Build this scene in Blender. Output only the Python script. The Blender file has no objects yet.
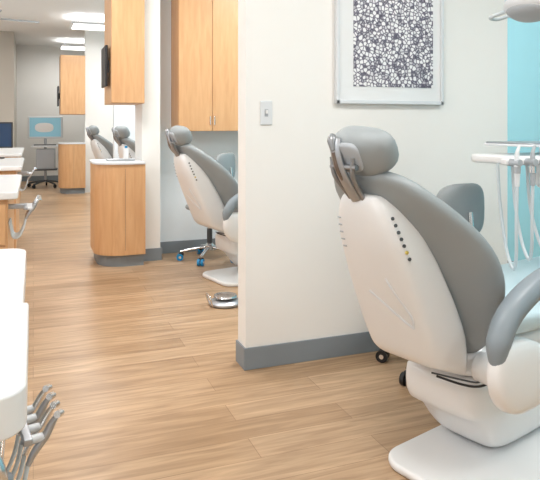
import bpy, math, random
from mathutils import Vector, Matrix, Euler
from mathutils.bvhtree import BVHTree
random.seed(4)
sc=bpy.context.scene
try:
    sc.view_settings.view_transform='Standard'
    sc.view_settings.look='None'
except Exception as e: print(e)

# ---------------------------------------------------------------- materials
def srgb(c):
    return tuple(((v/255)/12.92 if v/255<=0.04045 else ((v/255+0.055)/1.055)**2.4) for v in c)+(1,)
def mat(name,c,rough=.5,metal=0,var=0.03,scale=8,bump=0,emit=None,es=0,coat=0):
    m=bpy.data.materials.new(name); m.use_nodes=True
    nt=m.node_tree; b=nt.nodes['Principled BSDF']
    b.inputs['Roughness'].default_value=rough; b.inputs['Metallic'].default_value=metal
    if coat: b.inputs['Coat Weight'].default_value=coat
    col=srgb(c)
    tc=nt.nodes.new('ShaderNodeTexCoord'); nz=nt.nodes.new('ShaderNodeTexNoise')
    nz.inputs['Scale'].default_value=scale
    nt.links.new(tc.outputs['Object'],nz.inputs['Vector'])
    mx=nt.nodes.new('ShaderNodeMix'); mx.data_type='RGBA'
    mx.inputs['A'].default_value=col
    mx.inputs['B'].default_value=tuple(max(0,v*(1-var*2)) for v in col[:3])+(1,)
    nt.links.new(nz.outputs['Fac'],mx.inputs['Factor'])
    nt.links.new(mx.outputs['Result'],b.inputs['Base Color'])
    if bump:
        bp=nt.nodes.new('ShaderNodeBump'); bp.inputs['Strength'].default_value=bump; bp.inputs['Distance'].default_value=.002
        n2=nt.nodes.new('ShaderNodeTexNoise'); n2.inputs['Scale'].default_value=250
        nt.links.new(tc.outputs['Object'],n2.inputs['Vector'])
        nt.links.new(n2.outputs['Fac'],bp.inputs['Height']); nt.links.new(bp.outputs['Normal'],b.inputs['Normal'])
    if emit:
        b.inputs['Emission Color'].default_value=srgb(emit); b.inputs['Emission Strength'].default_value=es
    return m
M={}
M['wall']=mat('wall_paint',(240,239,236),.6,var=.01)
M['wallcool']=mat('wall_paint_cool',(232,239,244),.6,var=.01)
M['beige']=mat('wall_paint_beige',(190,184,174),.7,var=.01)
M['teal']=mat('wall_paint_teal',(140,200,216),.6,var=.01)
M['ceil']=mat('ceiling_paint',(242,243,243),.8,var=.01)
M['base']=mat('baseboard_vinyl',(132,141,148),.5,var=.03)
M['white']=mat('white_plastic',(235,236,237),.28,var=.01,coat=.2)
M['whiteb']=mat('white_plastic_shade',(220,224,228),.35,var=.01)
M['groove']=mat('panel_gap_grey',(170,176,182),.5,var=.01)
M['grey']=mat('grey_upholstery',(150,157,160),.5,var=.03,bump=.15)
M['greyd']=mat('grey_arm_pad',(136,147,155),.42,var=.03)
M['seat']=mat('seat_painted_glare',(205,226,234),.35,var=.02)  # grey upholstery with window glare painted in as pale aqua
M['black']=mat('black_plastic',(28,29,32),.35)
M['dark']=mat('dark_grey_plastic',(78,82,86),.4)
M['chrome']=mat('chrome',(225,226,228),.22,1,var=.02)
M['steel']=mat('brushed_steel',(180,184,190),.4,.85,var=.05)
M['bracket']=mat('bracket_grey_metal',(150,152,155),.35,.7,var=.05)
M['bronze']=mat('warm_grey_tip',(120,108,100),.4,.5)
M['blue']=mat('blue_caster',(20,140,200),.4)
M['yellow']=mat('yellow_button',(215,190,90),.4)
M['hose']=mat('hose_grey',(206,216,222),.4)
M['orange']=mat('orange_label',(232,120,40),.5)
M['screen']=mat('screen_blue',(140,190,208),.2,emit=(130,185,205),es=.25)
M['screend']=mat('screen_dark',(30,50,75),.15,emit=(40,70,110),es=.3)
M['glow']=mat('light_diffuser',(255,255,255),.5,emit=(255,253,248),es=4)

def wood(name,c1,c2,axis='Z'):
    m=bpy.data.materials.new(name); m.use_nodes=True; nt=m.node_tree; b=nt.nodes['Principled BSDF']
    b.inputs['Roughness'].default_value=.38
    tc=nt.nodes.new('ShaderNodeTexCoord'); mp=nt.nodes.new('ShaderNodeMapping')
    mp.inputs['Scale'].default_value=(9,9,1.0) if axis=='Z' else (1,9,9)
    nz=nt.nodes.new('ShaderNodeTexNoise'); nz.inputs['Scale'].default_value=3; nz.inputs['Detail'].default_value=6; nz.inputs['Distortion'].default_value=.6
    nt.links.new(tc.outputs['Object'],mp.inputs['Vector']); nt.links.new(mp.outputs['Vector'],nz.inputs['Vector'])
    r=nt.nodes.new('ShaderNodeValToRGB'); r.color_ramp.elements[0].position=.3; r.color_ramp.elements[1].position=.7
    r.color_ramp.elements[0].color=srgb(c1); r.color_ramp.elements[1].color=srgb(c2)
    nt.links.new(nz.outputs['Fac'],r.inputs['Fac']); nt.links.new(r.outputs['Color'],b.inputs['Base Color'])
    return m
M['wood']=wood('maple_wood',(205,157,112),(218,174,128))

def floor_mat():
    m=bpy.data.materials.new('vinyl_plank_floor'); m.use_nodes=True; nt=m.node_tree; b=nt.nodes['Principled BSDF']
    b.inputs['Roughness'].default_value=.33
    tc=nt.nodes.new('ShaderNodeTexCoord')
    bk=nt.nodes.new('ShaderNodeTexBrick')
    bk.offset=.37; bk.offset_frequency=2
    bk.inputs['Scale'].default_value=1; bk.inputs['Brick Width'].default_value=1.22; bk.inputs['Row Height'].default_value=.15
    bk.inputs['Mortar Size'].default_value=.0014; bk.inputs['Mortar Smooth'].default_value=.3
    bk.inputs['Color1'].default_value=srgb((183,151,118)); bk.inputs['Color2'].default_value=srgb((204,173,140)); bk.inputs['Mortar'].default_value=srgb((156,125,95))
    nt.links.new(tc.outputs['Object'],bk.inputs['Vector'])
    mp=nt.nodes.new('ShaderNodeMapping'); mp.inputs['Scale'].default_value=(1.2,14,1)
    nz=nt.nodes.new('ShaderNodeTexNoise'); nz.inputs['Scale'].default_value=2.2; nz.inputs['Detail'].default_value=9; nz.inputs['Distortion'].default_value=1.0
    nt.links.new(tc.outputs['Object'],mp.inputs['Vector']); nt.links.new(mp.outputs['Vector'],nz.inputs['Vector'])
    r=nt.nodes.new('ShaderNodeValToRGB'); r.color_ramp.elements[0].position=.32; r.color_ramp.elements[1].position=.68
    r.color_ramp.elements[0].color=(.68,.64,.60,1); r.color_ramp.elements[1].color=(1.05,1.05,1.05,1)
    nt.links.new(nz.outputs['Fac'],r.inputs['Fac'])
    mx=nt.nodes.new('ShaderNodeMix'); mx.data_type='RGBA'; mx.blend_type='MULTIPLY'; mx.inputs['Factor'].default_value=1
    nt.links.new(bk.outputs['Color'],mx.inputs['A']); nt.links.new(r.outputs['Color'],mx.inputs['B'])
    nt.links.new(mx.outputs['Result'],b.inputs['Base Color'])
    return m
M['floor']=floor_mat()

def art_mat():
    m=bpy.data.materials.new('art_print_cells'); m.use_nodes=True; nt=m.node_tree; b=nt.nodes['Principled BSDF']
    b.inputs['Roughness'].default_value=.5
    tc=nt.nodes.new('ShaderNodeTexCoord')
    v=nt.nodes.new('ShaderNodeTexVoronoi'); v.feature='DISTANCE_TO_EDGE'; v.inputs['Scale'].default_value=52; v.inputs['Randomness'].default_value=.8
    v2=nt.nodes.new('ShaderNodeTexVoronoi'); v2.inputs['Scale'].default_value=52; v2.inputs['Randomness'].default_value=.8
    r=nt.nodes.new('ShaderNodeValToRGB'); r.color_ramp.elements[0].position=.06; r.color_ramp.elements[1].position=.17
    r.color_ramp.elements[0].color=srgb((124,120,136)); r.color_ramp.elements[1].color=(1,1,1,1)
    g=nt.nodes.new('ShaderNodeValToRGB'); g.color_ramp.elements[0].position=.15; g.color_ramp.elements[1].position=.6
    g.color_ramp.elements[0].color=srgb((165,163,175)); g.color_ramp.elements[1].color=srgb((238,238,240))
    for n in(v,v2): nt.links.new(tc.outputs['Object'],n.inputs['Vector'])
    nt.links.new(v.outputs['Distance'],r.inputs['Fac'])
    nt.links.new(v2.outputs['Color'],g.inputs['Fac'])
    mx=nt.nodes.new('ShaderNodeMix'); mx.data_type='RGBA'; mx.blend_type='MULTIPLY'; mx.inputs['Factor'].default_value=1
    nt.links.new(r.outputs['Color'],mx.inputs['A']); nt.links.new(g.outputs['Color'],mx.inputs['B'])
    nt.links.new(mx.outputs['Result'],b.inputs['Base Color'])
    return m
M['art']=art_mat()

# ---------------------------------------------------------------- mesh helpers
def link(ob,parent=None):
    sc.collection.objects.link(ob)
    if parent: ob.parent=parent
    return ob
def mesh(name,vs,fs,m,parent=None,smooth=True,sub=0):
    me=bpy.data.meshes.new(name); me.from_pydata([tuple(v) for v in vs],[],fs); me.update()
    me.materials.append(M[m] if isinstance(m,str) else m)
    if smooth:
        for p in me.polygons: p.use_smooth=True
    ob=bpy.data.objects.new(name,me); link(ob,parent)
    if sub:
        s=ob.modifiers.new('s','SUBSURF'); s.levels=sub; s.render_levels=sub
    return ob
def empty(name,loc=(0,0,0),rz=0,parent=None):
    e=bpy.data.objects.new(name,None); e.empty_display_size=.1; e.location=loc; e.rotation_euler=(0,0,rz); link(e,parent); return e
def box(name,lo,hi,m,parent=None,bev=0,seg=3,rot=None):
    c=[(a+b)/2 for a,b in zip(lo,hi)]; h=[(b-a)/2 for a,b in zip(lo,hi)]
    vs=[Vector((sx*h[0],sy*h[1],sz*h[2])) for sx in(-1,1) for sy in(-1,1) for sz in(-1,1)]
    if rot:
        R=Euler(rot).to_matrix(); vs=[R@v for v in vs]
    vs=[v+Vector(c) for v in vs]
    fs=[(0,1,3,2),(4,6,7,5),(0,4,5,1),(2,3,7,6),(0,2,6,4),(1,5,7,3)]
    ob=mesh(name,vs,fs,m,parent,smooth=False)
    if bev:
        b=ob.modifiers.new('b','BEVEL'); b.width=bev; b.segments=seg; b.limit_method='ANGLE'
        for p in ob.data.polygons: p.use_smooth=True
        w=ob.modifiers.new('wn','WEIGHTED_NORMAL')
    return ob
def plate(name,outline,z0,z1,m,parent=None,bev=.0,seg=3):
    n=len(outline)
    vs=[(x,y,z0) for x,y in outline]+[(x,y,z1) for x,y in outline]
    fs=[tuple(range(n))[::-1],tuple(range(n,2*n))]+[(i,(i+1)%n,n+(i+1)%n,n+i) for i in range(n)]
    ob=mesh(name,vs,fs,m,parent,smooth=False)
    if bev:
        b=ob.modifiers.new('b','BEVEL'); b.width=bev; b.segments=seg; b.limit_method='ANGLE'; b.angle_limit=math.radians(40)
        for p in ob.data.polygons: p.use_smooth=True
        ob.modifiers.new('wn','WEIGHTED_NORMAL')
    return ob
def rrect(x0,x1,y0,y1,r,n=8,rs=None):
    rs=rs or (r,r,r,r)
    out=[]
    for (cx,cy,sx,sy,a0),rr in zip(((x1,y1,-1,-1,0),(x0,y1,1,-1,90),(x0,y0,1,1,180),(x1,y0,-1,1,270)),rs):
        if rr<=0.0001: out.append((cx,cy)); continue
        for k in range(n+1):
            a=math.radians(a0+90*k/n)
            out.append((cx+sx*rr+rr*math.cos(a),cy+sy*rr+rr*math.sin(a)))
    return out
def cr(pts,n=6):
    P=[Vector(p) for p in pts]
    if len(P)<3: return P
    Q=[P[0]*2-P[1]]+P+[P[-1]*2-P[-2]]; out=[]
    for i in range(1,len(Q)-2):
        for k in range(n):
            t=k/n; a,b,c,d=Q[i-1],Q[i],Q[i+1],Q[i+2]
            out.append(.5*((2*b)+(c-a)*t+(2*a-5*b+4*c-d)*t*t+(3*b-a-3*c+d)*t**3))
    out.append(P[-1]); return out
def tube(name,pts,r,m,parent=None,smooth=True,seg=12,flat=1.0,taper=None,up=Vector((0,0,1))):
    P=cr(pts) if smooth else [Vector(p) for p in pts]
    n=len(P); vs=[];fs=[]
    prev=None
    for i,p in enumerate(P):
        t=(P[min(i+1,n-1)]-P[max(i-1,0)]).normalized()
        if prev is None:
            a=up if abs(t.dot(up))<.95 else Vector((1,0,0))
            u=(a-t*a.dot(t)).normalized()
        else: u=(prev-t*prev.dot(t)).normalized()
        prev=u; w=t.cross(u)
        rr=r
        if taper:
            f=i/(n-1)*(len(taper)-1); k=min(int(f),len(taper)-2); rr=r*(taper[k]*(1-(f-k))+taper[k+1]*(f-k))
        for j in range(seg):
            an=2*math.pi*j/seg
            vs.append(p+u*rr*flat*math.cos(an)+w*rr*math.sin(an))
    for i in range(n-1):
        for j in range(seg):
            a=i*seg+j;b=i*seg+(j+1)%seg
            fs.append((a,b,b+seg,a+seg))
    fs.append(tuple(range(seg))[::-1]); fs.append(tuple(range((n-1)*seg,n*seg)))
    ob=mesh(name,vs,fs,m,parent)
    e=ob.modifiers.new('e','EDGE_SPLIT'); e.split_angle=math.radians(50)
    return ob
def loft(name,rings,m,parent=None,sub=1):
    seg=len(rings[0]); vs=[v for r in rings for v in r]; fs=[]
    for i in range(len(rings)-1):
        for j in range(seg):
            a=i*seg+j;b=i*seg+(j+1)%seg
            fs.append((a,b,b+seg,a+seg))
    fs.append(tuple(range(seg))[::-1]); k=(len(rings)-1)*seg; fs.append(tuple(range(k,k+seg)))
    return mesh(name,vs,fs,m,parent,sub=sub)
def sp(v,e): return math.copysign(abs(v)**(2/e),v)
def pillow(name,c,dims,m,parent=None,e=2.6,rot=(0,0,0),bend=0,nu=28,nv=14):
    R=Euler(rot).to_matrix(); vs=[];fs=[]
    for i in range(nv+1):
        ph=-math.pi/2+math.pi*i/nv
        for j in range(nu):
            th=2*math.pi*j/nu
            v=Vector((dims[0]*sp(math.cos(ph),e)*sp(math.cos(th),e),dims[1]*sp(math.cos(ph),e)*sp(math.sin(th),e),dims[2]*sp(math.sin(ph),e)))
            v.x+=bend*(v.y/dims[1])**2
            vs.append(R@v+Vector(c))
    for i in range(nv):
        for j in range(nu):
            a=i*nu+j;b=i*nu+(j+1)%nu; fs.append((a,b,b+nu,a+nu))
    return mesh(name,vs,fs,m,parent)
def lathe(name,prof,c,m,parent=None,seg=24):
    rings=[[Vector((c[0]+r*math.cos(2*math.pi*j/seg),c[1]+r*math.sin(2*math.pi*j/seg),c[2]+z)) for j in range(seg)] for r,z in prof]
    o=loft(name,rings,m,parent,sub=0)
    e=o.modifiers.new('e','EDGE_SPLIT'); e.split_angle=math.radians(40)
    return o
def interp(tab,z):
    for (z0,*a),(z1,*b) in zip(tab,tab[1:]):
        if z<=z1:
            t=max(0,(z-z0)/(z1-z0)); t=t*t*(3-2*t)*.35+t*.65
            return [x+(y-x)*t for x,y in zip(a,b)]
    return list(tab[-1][1:])

# ---------------------------------------------------------------- room shell
CH=2.9; XL=-3.4; XR=3.6; YB=-2.6; YF=14.2
box('floor',(XL-.1,YB-.1,-.08),(XR+.1,YF+.1,0),'floor')
box('ceiling',(XL-.1,YB-.1,CH),(XR+.1,YF+.1,CH+.08),'ceil')
box('wall_far',(XL,YF,0),(XR,YF+.1,CH),'wall')
box('wall_back',(XL,YB-.1,0),(XR,YB,CH),'wall')
box('wall_right',(XR,YB,0),(XR+.1,YF,CH),'teal')
box('wall_far_left',(XL+.002,12.2,0.001),(-.33,YF-.002,CH-.001),'beige')
wl=empty('wall_left')
ys=[-1.6,.4,2.8,4.8,7.2,9.2]
edges=[YB]+ys+[12.2]
for i in range(0,len(edges),2):
    box(f'pier_{i//2+1}',(XL-.1,edges[i],0),(XL,edges[i+1],CH),'wall',wl)
for i in range(0,len(ys),2):
    box(f'sill_wall_{i//2+1}',(XL-.1,ys[i],0),(XL,ys[i+1],.8),'wall',wl)
    box(f'header_{i//2+1}',(XL-.1,ys[i],2.4),(XL,ys[i+1],CH),'wall',wl)
    w=empty(f'window_{i//2+1}')
    y0,y1=ys[i],ys[i+1]
    for nm,lo,hi in (('rail_bottom',(XL-.08,y0,.8),(XL-.02,y1,.85)),('rail_top',(XL-.08,y0,2.35),(XL-.02,y1,2.4)),
                     ('stile_a',(XL-.08,y0,.85),(XL-.02,y0+.05,2.35)),('stile_b',(XL-.08,y1-.05,.85),(XL-.02,y1,2.35)),('mullion',(XL-.08,(y0+y1)/2-.025,.85),(XL-.02,(y0+y1)/2+.025,2.35))):
        box(nm,lo,hi,'white',w)
Y1=2.88; BH=.108
def partition(name,y,x0,x1,t=.12,m='wall'):
    return box(name,(x0,y,0),(x1,y+t,CH),m)
partition('wall_partition_near',Y1,.972,2.58)
bbn=empty('baseboard_near')
box('front',(.962,Y1-.010,0),(2.590,Y1,BH),'base',bbn,.003,2)
box('end',(.962,Y1,0),(.972,Y1+.13,BH),'base',bbn,.003,2)
box('end_far',(2.58,Y1,0),(2.590,Y1+.13,BH),'base',bbn,.003,2)
box('rear',(.972,Y1+.12,0),(2.58,Y1+.13,BH),'base',bbn,.003,2)
Y2=5.5; XC=.895
box('wall_column_middle',(XC,Y2,0),(1.055,Y2+.40,CH),'wall')
box('wall_partition_middle',(1.055,5.77,0),(2.7,5.89,CH),'wallcool')
b2=empty('baseboard_middle')
box('front',(1.067,5.758,0),(2.7,5.77,BH),'base',b2)
box('column_side',(1.055,Y2,0),(1.067,5.77,BH),'base',b2)
box('column_front',(XC,Y2-.012,0),(1.067,Y2,BH),'base',b2)
box('wall_partition_third',(1.0,8.4,0),(2.7,8.52,CH),'wallcool')
b3=empty('baseboard_third')
box('front',(1.0,8.388,0),(2.7,8.4,BH),'base',b3)
box('end',(.988,8.388,0),(1.0,8.52,BH),'base',b3)
box('wall_partition_fourth',(.86,11.45,0),(2.7,11.57,CH),'wall')
box('baseboard_right',(XR-.012,YB,0),(XR,YF,BH),'base')
box('baseboard_far',(-.33,YF-.012,0),(XR-.012,YF,BH),'base')

# ---------------------------------------------------------------- light switch / picture
sw=empty('light_switch',(1.0,0,0))
sx=.078;z0=1.26
box('cover_plate',(sx-.032,Y1-.007,z0-.06),(sx+.032,Y1-.0005,z0+.06),'whiteb',sw,.004,2)
box('toggle_gap',(sx-.009,Y1-.0078,z0-.018),(sx+.009,Y1-.0065,z0+.018),'groove',sw)
box('toggle',(sx-.005,Y1-.018,z0-.004),(sx+.005,Y1-.006,z0+.014),'white',sw,.002,2)
pf=empty('framed_artwork')
xa,xb,za,zb=1.455,2.115,1.31,2.02
fr='whiteb'
box('frame_bottom',(xa,Y1-.03,za),(xb,Y1-.001,za+.02),fr,pf,.003,2)
box('frame_top',(xa,Y1-.03,zb-.02),(xb,Y1-.001,zb),fr,pf,.003,2)
box('frame_side_a',(xa,Y1-.03,za),(xa+.02,Y1-.001,zb),fr,pf,.003,2)
box('frame_side_b',(xb-.02,Y1-.03,za),(xb,Y1-.001,zb),fr,pf,.003,2)
box('mat_board',(xa+.018,Y1-.018,za+.018),(xb-.018,Y1-.005,zb-.018),'white',pf)
box('art_print',(xa+.103,Y1-.021,za+.092),(xb-.066,Y1-.017,zb-.09),'art',pf)

# ---------------------------------------------------------------- dental chair
def dental_chair(loc,yaw):
    C=empty('dental_chair',loc,yaw)
    spine=[(.43,.02),(.50,.01),(.60,-.03),(.70,-.09),(.80,-.155),(.90,-.235),(1.0,-.325),(1.06,-.375)]
    hw=[(.43,.14),(.46,.19),(.55,.24),(.65,.275),(.75,.287),(.84,.27),(.91,.235),(.97,.20),(1.02,.165),(1.05,.12),(1.062,.05)]
    wr=[(.43,.0),(.55,.03),(.72,.065),(.85,.055),(1.0,.02),(1.06,0)]
    th=[(.43,.04),(.48,.10),(.7,.12),(.95,.11),(1.04,.08),(1.062,.03)]
    rings=[]
    zs=[.43,.44,.47,.52,.58,.64,.70,.76,.82,.88,.93,.98,1.01,1.035,1.052,1.062]
    for z in zs:
        sx_,=interp(spine,z); w,=interp(hw,z); k,=interp(wr,z); t,=interp(th,z)
        r=[]
        for j in range(36):
            a=2*math.pi*j/36; y=w*sp(math.sin(a),2.5)
            x=sx_+t/2*sp(math.cos(a),2.7)+k*(y/max(w,.01))**2
            r.append(Vector((x,y,z+(x-sx_)*.35)))
        rings.append(r)
    loft('back_cushion',rings,'grey',C)
    sh=[(.42,-.185,.02,.12,.16),(.45,-.215,.01,.145,.15),(.52,-.245,-.01,.16,.06),(.60,-.277,-.06,.16,.02),(.72,-.33,-.13,.152,0),(.85,-.38,-.21,.135,0),(.93,-.398,-.27,.11,0),(.97,-.398,-.31,.09,0),(.985,-.39,-.32,.07,0)]
    rings=[]
    for z in [.42,.43,.45,.48,.53,.58,.64,.70,.76,.82,.87,.91,.94,.963,.978,.985]:
        xr,xf,w,sl=interp(sh,z)
        cx=(xr+xf)/2;a_=(xf-xr)/2; r=[]
        for j in range(36):
            a=2*math.pi*j/36; x=a_*sp(math.cos(a),4.6); y=w*sp(math.sin(a),3.6)
            r.append(Vector((cx+x,y*(1+.10*x/a_),z-sl*(x+a_)*2.4)))
        rings.append(r)
    loft('back_shell',rings,'white',C)
    vs=[v for r in rings for v in r]; seg=36; fs=[]
    for i in range(len(rings)-1):
        for j in range(seg):
            a=i*seg+j;b=i*seg+(j+1)%seg; fs.append((a,b,b+seg,a+seg))
    bv=BVHTree.FromPolygons(vs,fs)
    def on(p,d):
        h=bv.ray_cast(Vector(p)-Vector(d)*1.0,Vector(d)); return h[0],h[1]
    d=Vector((.62,.78,0)).normalized()
    for i in range(7):
        t=i/6; p,nn=on((-.345+.06*t,-.10-.01*t,.915-.125*t),d)
        if p:
            nn=nn if nn.dot(d)<0 else -nn
            tube(f'button_{i+1}',[p-nn*.004,p+nn*.003],.0056,'yellow' if i==5 else 'dark',C,smooth=False)
    def seam(nm,P,dd,m='groove',r=.0022,closed=True):
        Q=cr(P+([P[0]] if closed else []),5); q2=[]
        for q in Q:
            h,nn=on(q,dd)
            if h: q2.append(h)
        if len(q2)>4: tube(nm,q2,r,m,C,seg=6,smooth=False)
    seam('grip_crease',[(-.3,.03,.66),(-.3,-.03,.62),(-.3,-.09,.575),(-.3,-.11,.56)],Vector((1,0,0)),m='whiteb',closed=False,r=.0045)
    seam('grip_crease_upper',[(-.3,-.11,.56),(-.3,-.112,.60),(-.3,-.085,.66),(-.3,-.06,.72)],Vector((1,0,0)),m='whiteb',closed=False,r=.0035)
    for i in range(5):
        z=.90-.024*i
        p,nn=on((-.3,.085,z),Vector((1,0,0)))
        if p: tube(f'vent_slot_{i+1}',[p+Vector((-.001,-.006,0)),p+Vector((-.001,.009,0))],.0025,'groove',C,smooth=False,seg=6)
    # headrest
    pillow('headrest_cushion',(-.385,-.015,1.118),(.060,.112,.077),'grey',C,e=2.7,rot=(.08,-.48,0),bend=.018)
    pillow('headrest_backplate',(-.435,0,1.10),(.014,.06,.05),'groove',C,e=3.5,rot=(0,-.48,0))
    tube('headrest_bar',[(-.455,.03,1.155),(-.462,.025,1.12),(-.445,.015,1.05),(-.395,.0,.965)],.021,'steel',C,flat=.5,seg=16)
    tube('headrest_bar_slot',[(-.471,.025,1.115),(-.460,.018,1.06),(-.437,.010,1.02)],.008,'bronze',C,flat=.4)
    tube('headrest_release_lever',[(-.457,.045,1.165),(-.468,.035,1.15),(-.471,.025,1.12)],.015,'bracket',C,taper=[.8,1,.6])
    tube('headrest_link_a',[(-.448,-.035,1.10),(-.44,-.03,1.04),(-.39,-.025,.97)],.008,'bracket',C)
    tube('headrest_link_b',[(-.448,.055,1.10),(-.44,.05,1.04),(-.39,.03,.97)],.008,'bracket',C)
    tube('headrest_pivot_pin',[(-.445,-.05,1.07),(-.445,.06,1.07)],.009,'bracket',C,smooth=False)
    # seat + legrest
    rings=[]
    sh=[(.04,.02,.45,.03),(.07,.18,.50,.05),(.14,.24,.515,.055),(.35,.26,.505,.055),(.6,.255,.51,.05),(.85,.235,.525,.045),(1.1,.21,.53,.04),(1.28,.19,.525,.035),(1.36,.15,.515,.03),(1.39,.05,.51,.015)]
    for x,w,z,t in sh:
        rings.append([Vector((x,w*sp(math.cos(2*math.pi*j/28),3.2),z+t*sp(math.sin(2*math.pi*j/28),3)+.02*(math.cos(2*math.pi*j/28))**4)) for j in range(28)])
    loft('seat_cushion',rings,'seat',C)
    rings=[]
    for x,w,z0_,z1_ in [(-.02,.10,.36,.42),(.01,.16,.34,.45),(.1,.19,.32,.47),(.5,.19,.34,.47),(.9,.18,.42,.49),(1.25,.15,.46,.50),(1.32,.10,.47,.50)]:
        rings.append([Vector((x,w*sp(math.cos(2*math.pi*j/24),3.6),(z0_+z1_)/2+(z1_-z0_)/2*sp(math.sin(2*math.pi*j/24),3.6))) for j in range(24)])
    loft('seat_pan',rings,'white',C)
    AX=-.24; s=-1
    y=s*.345
    tube('armrest_pad',[(AX+.072,y,.50),(AX+.08,y,.56),(AX+.13,y,.625),(AX+.225,y,.675),(AX+.36,y,.71),(AX+.50,y,.715),(AX+.58,y,.705)],.038,'greyd',C,flat=1.0,taper=[.6,.95,1,1,1,.95,.6],seg=16)
    rings=[]
    for z,xa_,xb_,w in [(.33,.17,.30,.02),(.345,.11,.35,.035),(.38,.07,.39,.042),(.43,.045,.39,.042),(.48,.042,.36,.04),(.53,.055,.28,.036),(.56,.08,.18,.02)]:
        xa_+=AX; xb_+=AX
        rings.append([Vector(((xa_+xb_)/2+(xb_-xa_)/2*sp(math.cos(2*math.pi*j/24),3.2),y+w*sp(math.sin(2*math.pi*j/24),3)*1,z)) for j in range(24)])
    loft('armrest_support',rings,'white',C)
    tube('armrest_pivot',[(AX+.27,s*.16,.39),(AX+.27,s*.32,.39)],.05,'white',C,smooth=False,seg=20)
    # pedestal
    rings=[]
    for z,xa_,xb_,w in [(.025,.20,.60,.11),(.05,.16,.62,.14),(.11,.10,.62,.16),(.185,.06,.60,.165),(.195,-.01,.60,.172),(.26,-.02,.58,.172),(.325,-.02,.56,.165),(.345,.0,.54,.15)]:
        rings.append([Vector(((xa_+xb_)/2+(xb_-xa_)/2*sp(math.cos(2*math.pi*j/32),5),w*sp(math.sin(2*math.pi*j/32),5),z)) for j in range(32)])
    loft('pedestal_cover',rings,'white',C)
    plate('base_plate',rrect(-.15,.78,-.34,.14,.1),0,.03,'white',C,.012,3)
    tube('cable_loop',[(-.10,-.08,.365),(-.06,-.15,.35),(-.01,-.18,.34),(.05,-.19,.345),(.10,-.18,.36)],.004,'black',C)
    tube('cable_loop_b',[(-.10,-.06,.37),(-.05,-.14,.36),(.0,-.175,.35),(.06,-.18,.36)],.003,'dark',C)
    return C
YAW=math.radians(17)
dental_chair((1.325,1.835,0),YAW)
dental_chair((1.405,4.72,0),math.radians(13))
dental_chair((1.30,7.30,0),YAW)
dental_chair((1.22,9.95,0),YAW)

# ---------------------------------------------------------------- stool
def stool(loc,rz,cast='black',back_top=.93,leg='chrome'):
    S=empty('dental_stool',loc,rz)
    lathe('hub',[(.02,.09),(.045,.09),(.045,.13),(.025,.15),(.02,.15)],(0,0,0),leg,S)
    for i in range(5):
        a=2*math.pi*i/5
        c,s=math.cos(a),math.sin(a)
        tube(f'leg_{i+1}',[(c*.02,s*.02,.115),(c*.15,s*.15,.10),(c*.255,s*.255,.078)],.014,leg,S,flat=.8)
        tube(f'caster_stem_{i+1}',[(c*.25,s*.25,.04),(c*.25,s*.25,.085)],.009,leg,S,smooth=False)
        for k,o in enumerate((-.016,.016)):
            px,py=c*.25-s*o,s*.25+c*o
            q=Vector((-s,c,0))*.010
            cc=Vector((px+c*.012,py+s*.012,.03))
            tube(f'caster_wheel_{i+1}_{k+1}',[cc-q,cc+q],.03,cast,S,smooth=False,seg=20)
            tube(f'caster_hub_{i+1}_{k+1}',[cc-q*1.2,cc+q*1.2],.012,'chrome',S,smooth=False,seg=12)
        pillow(f'caster_hood_{i+1}',(c*.25,s*.25,.053),(.022,.022,.018),'black',S)
    tube('gas_lift',[(0,0,.12),(0,0,.42)],.016,'chrome',S,smooth=False)
    tube('lift_sleeve',[(0,0,.12),(0,0,.28)],.024,'dark',S,smooth=False)
    lathe('seat_pan',[(.02,.40),(.15,.41),(.16,.43),(.16,.44),(.02,.44)],(0,0,0),'dark',S)
    pillow('seat_cushion',(0,0,.475),(.20,.20,.04),'grey',S,e=2.6)
    tube('back_bar',[(0,0,.42),(.16,0,.42),(.235,0,.47),(.245,0,.60),(.225,0,back_top-.13)],.012,'chrome',S)
    pillow('back_cushion',(.19,0,back_top-.125),(.03,.15,.125),'grey',S,e=3.2,bend=-.03)
    return S
stool((1.84,2.55,0),math.radians(-82))
stool((1.47,5.36,0),math.radians(-50),'blue',.96)
stool((1.60,8.0,0),math.radians(-62),'blue',.95)

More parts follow.
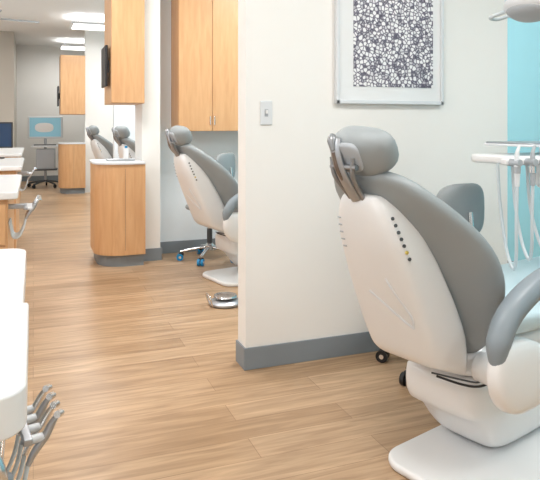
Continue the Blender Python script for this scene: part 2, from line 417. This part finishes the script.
# ---------------------------------------------------------------- delivery unit
def delivery(loc,rz):
    D=empty('dental_delivery_unit',loc,rz)
    plate('console_body',rrect(-.20,.26,-.13,.15,.05),-.035,0,'white',D,.012,3)
    plate('tray_rim',rrect(-.10,.30,-.11,.17,.03),.035,.045,'whiteb',D,.004,2)
    plate('tray_mat',rrect(-.09,.29,-.10,.16,.02),.045,.052,'steel',D,.003,2)
    tube('tray_post',[(.1,.0,-.01),(.1,.0,.038)],.02,'chrome',D,smooth=False)
    box('instrument_bar',(-.28,-.155,-.03),(.20,-.125,-.006),'white',D,.006,2)
    for i in range(6):
        y=-.185; x=-.255+.082*i
        tube(f'holder_{i+1}',[(x,-.14,-.02),(x,-.20,-.02)],.014,'groove',D,smooth=False)
        tube(f'handpiece_{i+1}',[(x+.012,y,.045),(x,y,.015),(x,y,-.04),(x,y,-.11)],.0105,'groove' if i%2 else 'whiteb',D,taper=[.5,.8,1.2,.9])
        tube(f'handpiece_collar_{i+1}',[(x,y,-.035),(x,y,-.06)],.0135,'chrome' if i%2 else 'groove',D,smooth=False)
        q=.03*(i%3)
        tube(f'hose_{i+1}',[(x,y,-.10),(x-.004,y,-.24),(x+.006,y+.01,-.38+q),(x+.035,y+.05,-.44+q),(x+.06,y+.11,-.38+q),(x+.055,y+.14,-.2),(x+.05,y+.15,-.03)],.0065,'hose',D,seg=8)
    tube('support_arm',[(.15,.05,-.03),(.15,.06,-.12),(.28,.16,-.14),(.55,.28,-.13)],.026,'white',D)
    tube('support_post',[(.55,.28,-.13),(.60,.30,-.20),(.60,.30,-.6),(.60,.30,-loc[2]+.02)],.03,'white',D)
    lathe('post_foot',[(.15,-loc[2]),(.15,-loc[2]+.02),(.05,-loc[2]+.04),(.03,-loc[2]+.06)],(.60,.30,0),'white',D)
    return D
delivery((1.97,2.08,1.075),math.radians(4))

def lamp(loc,rz):
    L=empty('dental_operating_light',loc,rz)
    pillow('reflector_housing',(0,0,0),(.085,.12,.04),'whiteb',L,e=2.4,rot=(0,.35,0))
    pillow('lens',(-.01,0,-.02),(.07,.10,.03),'groove',L,e=2.4,rot=(0,.35,0))
    for s in(-1,1):
        tube(f'handle_{"a" if s<0 else "b"}',[(-.03,s*.10,0),(-.06,s*.17,-.02),(.0,s*.19,-.02),(.05,s*.15,.0),(.04,s*.10,.01)],.008,'hose',L)
    tube('yoke',[(0,-.12,.0),(0,-.13,.07),(.03,0,.10),(0,.13,.07),(0,.12,0)],.009,'hose',L)
    tube('arm',[(.03,0,.10),(.05,0,.2),(.25,0,.55),(.5,0,.75)],.018,'white',L)
    tube('ceiling_post',[(.5,0,.72),(.5,0,CH-loc[2])],.025,'white',L,smooth=False)
    return L
lamp((1.93,2.02,1.69),math.radians(0))

# ---------------------------------------------------------------- end units (curved cabinets)
def end_unit(x0,x1,y0,y1,rr,upper0,umin,ux1,utop,phone=True):
    E=empty('curved_base_cabinet')
    plate('toe_kick',rrect(x0+.03,x1-.01,y0+.03,y1,.05,rs=(0,.05,rr,.0)),0,.10,'base',E)
    plate('body',rrect(x0,x1,y0,y1,.05,rs=(0,.05,rr,.0),n=12),.10,.865,'wood',E)
    plate('counter_top',rrect(x0-.012,x1,y0-.012,y1,.05,rs=(0,.05,rr,.0),n=12),.865,.885,'whiteb',E,.004,2)
    box('door_seam',(x0+rr+.02,y0-.001,.14),(x0+rr+.022,y0+.002,.83),'bronze',E)
    U=empty('upper_cabinet')
    box('carcass',(umin,y0+.05,upper0),(ux1,y0+.17,utop),'wood',U,.003,2)
    box('door_panel',(umin+.002,y0+.03,upper0+.004),(ux1-.002,y0+.048,utop-.004),'wood',U,.002,2)
    box('carcass_side',(umin,y0+.17,upper0),(x1-.001,y1,utop),'wood',U)
    if phone:
        T=empty('mounted_screen')
        box('bezel',(umin-.045,y0+.09,1.53),(umin-.022,y0+.42,1.88),'black',T,.006,2)
        box('bracket',(umin-.022,y0+.2,1.66),(umin-.0005,y0+.28,1.76),'dark',T)
end_unit(.485,XC-.001,5.32,5.9,.22,1.385,.615,XC-.001,2.75)
end_unit(.42,.855,11.3,11.85,.22,1.385,.44,.855,2.42,True)

it=empty('sterile_supply_tray',(.72,5.6,.885))
plate('tray',rrect(-.12,.12,-.08,.08,.02),0,.015,'steel',it,.003,2)
tube('bottle',[(.05,0,.01),(.05,0,.11)],.025,'white',it,smooth=False)
tube('bottle_cap',[(.05,0,.11),(.05,0,.13)],.012,'blue',it,smooth=False)

U=empty('wall_cabinet')
box('carcass',(1.21,5.47,1.145),(2.45,5.77,2.6),'wood',U)
for i in range(4):
    a=1.21+.31*i
    box(f'door_{i+1}',(a+.002,5.45,1.147),(a+.308,5.469,2.598),'wood',U,.002,2)
    hx=a+(.29 if i%2==0 else .02)
    box(f'pull_{i+1}',(hx-.004,5.438,1.2),(hx+.004,5.45,1.28),'chrome',U,.002,2)

def foot(loc):
    F=empty('foot_control_pedal',loc)
    lathe('disc_base',[(.10,0),(.11,.01),(.11,.02),(.09,.035),(.03,.045),(.02,.045)],(0,0,0),'steel',F)
    lathe('disc_top',[(.07,.05),(.08,.055),(.075,.065),(.02,.075),(.01,.075)],(0,0,0),'chrome',F)
    tube('spindle',[(0,0,.04),(0,0,.055)],.03,'dark',F,smooth=False)
    tube('wire_guard',[(-.10,-.05,.01),(-.12,-.05,.07),(-.12,.05,.07),(-.10,.05,.01)],.006,'chrome',F)
    tube('cord',[(.1,.02,.012),(.14,.0,.010),(.22,-.02,.010),(.34,.0,.010)],.007,'hose',F)
foot((1.20,3.98,0))

# ---------------------------------------------------------------- left foreground console
def handpieces(loc,rz,n,scale,parent):
    H=empty('handpiece_rack',loc,rz,parent); H.scale=(scale,)*3
    box('rail',(-.06,-.12,-.02),(-.035,.13,.0),'steel',H,.004,2)
    box('mount',(-.16,-.03,-.02),(-.05,.03,.01),'steel',H,.004,2)
    for i in range(n):
        y=-.10+.065*i
        tube(f'holder_{i+1}',[(-.04,y,-.012),(.0,y,-.01)],.012,'whiteb',H,smooth=False)
        tube(f'handpiece_{i+1}',[(.035,y,.045),(.02,y,.025),(.0,y,-.01),(-.03,y,-.05),(-.045,y,-.08)],.010,'chrome' if i%2 else 'steel',H,taper=[.6,1,1.25,1,.8])
        tube(f'head_{i+1}',[(.03,y-.012,.048),(.045,y+.010,.042)],.010,'chrome',H,smooth=False)
        tube(f'hose_{i+1}',[(-.045,y,-.075),(-.06,y,-.14),(-.09,y+.01,-.20),(-.13,y+.03,-.2),(-.15,y+.03,-.10)],.0065,'hose',H,seg=8)
K=empty('treatment_counter')
KX=-.012
plate('top_near',rrect(-.62,KX+.004,.865,1.318,.05,rs=(.006,.006,.05,.05)),.79,.85,'white',K,.012,3)
plate('top_far',rrect(-.62,KX-.006,1.322,1.91,.05,rs=(.05,.05,.006,.006)),.79,.85,'white',K,.012,3)
box('cabinet_body',(-.58,1.10,.09),(-.14,1.85,.79),'whiteb',K,.01,2)
box('plinth',(-.55,1.14,0),(-.17,1.82,.09),'base',K)
for i in range(3):
    box(f'drawer_front_{i+1}',(-.138,1.12,.12+.22*i),(-.125,1.82,.325+.22*i),'white',K,.004,2)
    tube(f'drawer_pull_{i+1}',[(-.115,1.35,.27+.22*i),(-.105,1.4,.27+.22*i),(-.105,1.55,.27+.22*i),(-.115,1.6,.27+.22*i)],.006,'chrome',K)
tube('under_rail',[(-.10,1.06,.76),(-.05,1.0,.70),(-.045,1.02,.64),(-.06,1.08,.60),(-.14,1.12,.60)],.009,'chrome',K)
tube('under_bracket',[(-.35,1.02,.77),(-.2,.98,.70),(-.09,1.0,.665),(-.04,1.06,.64)],.014,'steel',K)
tube('under_bracket_b',[(-.30,1.05,.70),(-.16,1.02,.655),(-.06,1.05,.60)],.009,'dark',K)
tube('under_bracket_c',[(-.25,1.05,.64),(-.12,1.02,.61),(-.07,1.05,.56)],.012,'chrome',K)
plate('steel_catch_tray',rrect(-.13,-.055,1.0,1.34,.02),.585,.60,'steel',K,.004,2)
tube('catch_tray_rim',[(-.125,1.0,.605),(-.06,1.0,.605),(-.055,1.1,.605),(-.055,1.33,.605)],.006,'chrome',K)
tube('suction_tube_a',[(-.075,1.04,.70),(-.07,1.05,.66),(-.075,1.08,.615)],.012,'steel',K)
tube('suction_tube_b',[(-.11,1.03,.70),(-.10,1.05,.65),(-.10,1.09,.61)],.010,'dark',K)
handpieces((KX+.022,1.13,.70),math.radians(8),4,.58,K)

def side_unit(x1,y0,y1,h=.85,name='side_cabinet'):
    G=empty(name)
    plate('counter_top',rrect(-1.0,x1,y0,y1,.04),h-.04,h,'white',G,.008,2)
    box('body',(-.97,y0+.04,.09),(x1-.05,y1-.03,h-.04),'wood',G,.003,2)
    box('plinth',(-.95,y0+.08,0),(x1-.09,y1-.06,.09),'base',G)
    for i in range(3):
        box(f'drawer_front_{i+1}',(-.6,y0+.025,.12+.225*i),(x1-.06,y0+.038,.335+.225*i),'wood',G,.003,2)
    return G
g1=side_unit(-.075,3.5,4.75)
g2=side_unit(-.09,5.7,7.2)
side_unit(-.13,8.2,10.4)
handpieces((0.0,3.66,.76),0,4,.8,g1)
handpieces((-.01,5.9,.78),0,3,.75,g2)
Mn=empty('computer_monitor',(-.40,7.05,.85))
box('panel',(-.26,-.02,.11),(.20,.02,.38),'black',Mn,.006,2)
box('display',(-.245,-.023,.125),(.185,-.0195,.365),'screend',Mn)
tube('neck',[(0,.02,.01),(0,.03,.2)],.02,'black',Mn,smooth=False)
plate('foot',rrect(-.12,.12,-.06,.1,.03),0,.012,'black',Mn,.003,2)
G=empty('monitor_cart',(.22,12.75,0),math.radians(-4))
box('monitor_shell',(-.32,-.03,.94),(.32,.02,1.37),'whiteb',G,.02,3)
box('monitor_display',(-.285,-.034,.975),(.285,-.029,1.34),'screen',G)
pillow('display_tooth_graphic',(-.02,-.034,1.15),(.17,.004,.09),'white',G)
tube('post',[(0,0,.1),(0,0,.97)],.025,'steel',G,smooth=False)
plate('shelf',rrect(-.24,.24,-.2,.2,.03),.78,.81,'whiteb',G,.005,2)
box('keyboard',(-.2,-.18,.81),(.2,-.05,.83),'dark',G,.005,2)
box('computer_box',(-.16,-.15,.36),(.18,.12,.74),'groove',G,.01,2)
plate('lower_shelf',rrect(-.2,.22,-.18,.18,.03),.33,.36,'dark',G,.005,2)
for i in range(5):
    a=2*math.pi*i/5+.3;c,s=math.cos(a),math.sin(a)
    tube(f'leg_{i+1}',[(0,0,.13),(c*.2,s*.2,.10),(c*.32,s*.32,.07)],.018,'dark',G)
    tube(f'caster_{i+1}',[(c*.32-s*.015,s*.32+c*.015,.035),(c*.32+s*.015,s*.32-c*.015,.035)],.035,'black',G,smooth=False)

# ---------------------------------------------------------------- ceiling: light panels (lowered, upward fill lamps added) + fan
for (x,y,e) in [(.85,10.2,21),(.80,13.1,17),(.85,7.3,22),(.4,4.4,22),(.4,1.4,20),(2.2,1.2,24),(2.2,4.4,34),(2.3,7.1,30),(2.3,9.9,26),(-1.8,1.4,22),(-1.8,4.4,22),(-1.8,7.3,22),(-1.6,10.2,22),(1.6,-1.2,22),(-1.2,-1.2,20)]:
    dz=.12  # panels dropped below the ceiling to make room for the added fill
    F=empty('ceiling_light_panel',(x,y,CH-dz))
    box('housing',(-.30,-.30,-.03),(.30,.30,0),'whiteb',F)
    box('diffuser',(-.27,-.27,-.036),(.27,.27,-.03),'glow',F)
    for k,(a,b_) in enumerate(((-.2,-.2),(.2,.2),(-.2,.2),(.2,-.2))):
        tube(f'hanger_{k+1}',[(a,b_,0),(a,b_,dz)],.005,'steel',F,smooth=False,seg=6)
    for nm,en,rx,zz in(('down_lamp',e,0,-.045),('added_up_fill',e*.28,math.pi,.01)):  # the upward lamp is an added fill that brightens the ceiling
        l=bpy.data.lights.new(nm,'AREA'); l.shape='SQUARE'; l.size=.52; l.energy=en; l.color=(1.0,.985,.962)
        o=bpy.data.objects.new(nm,l); link(o,F); o.location=(0,0,zz); o.rotation_euler=(rx,0,0)
Fn=empty('ceiling_fan',(-.50,8.2,2.50))
tube('downrod',[(0,0,.05),(0,0,.40)],.015,'steel',Fn,smooth=False)
lathe('motor',[(.03,-.06),(.1,-.05),(.12,0),(.1,.05),(.03,.07)],(0,0,0),'steel',Fn)
for i in range(4):
    a=math.radians(12+90*i)
    R=Matrix.Rotation(a,3,'Z')
    out=[(.1,-.03),(.3,-.07),(.52,-.075),(.58,-.03),(.58,.03),(.52,.06),(.3,.06),(.1,.03)]
    vs=[R@Vector((x,y,-.012+y*.25)) for x,y in out]+[R@Vector((x,y,.0+y*.25)) for x,y in out]
    k=len(out); fs=[tuple(range(k))[::-1],tuple(range(k,2*k))]+[(i2,(i2+1)%k,k+(i2+1)%k,k+i2) for i2 in range(k)]
    mesh(f'blade_{i+1}',vs,fs,'groove',Fn,smooth=False)

w=bpy.data.worlds.new('daylight'); sc.world=w; w.use_nodes=True
bg=w.node_tree.nodes['Background']; bg.inputs['Color'].default_value=(.86,.93,1,1); bg.inputs['Strength'].default_value=2.7

cam=bpy.data.cameras.new('camera'); co=bpy.data.objects.new('camera',cam); link(co)
co.location=(0,0,1.2); co.rotation_euler=(math.radians(90),0,math.radians(-20.9))
cam.sensor_width=36; cam.lens=620/540*36; cam.shift_y=-115/540; cam.clip_start=.05
sc.camera=co
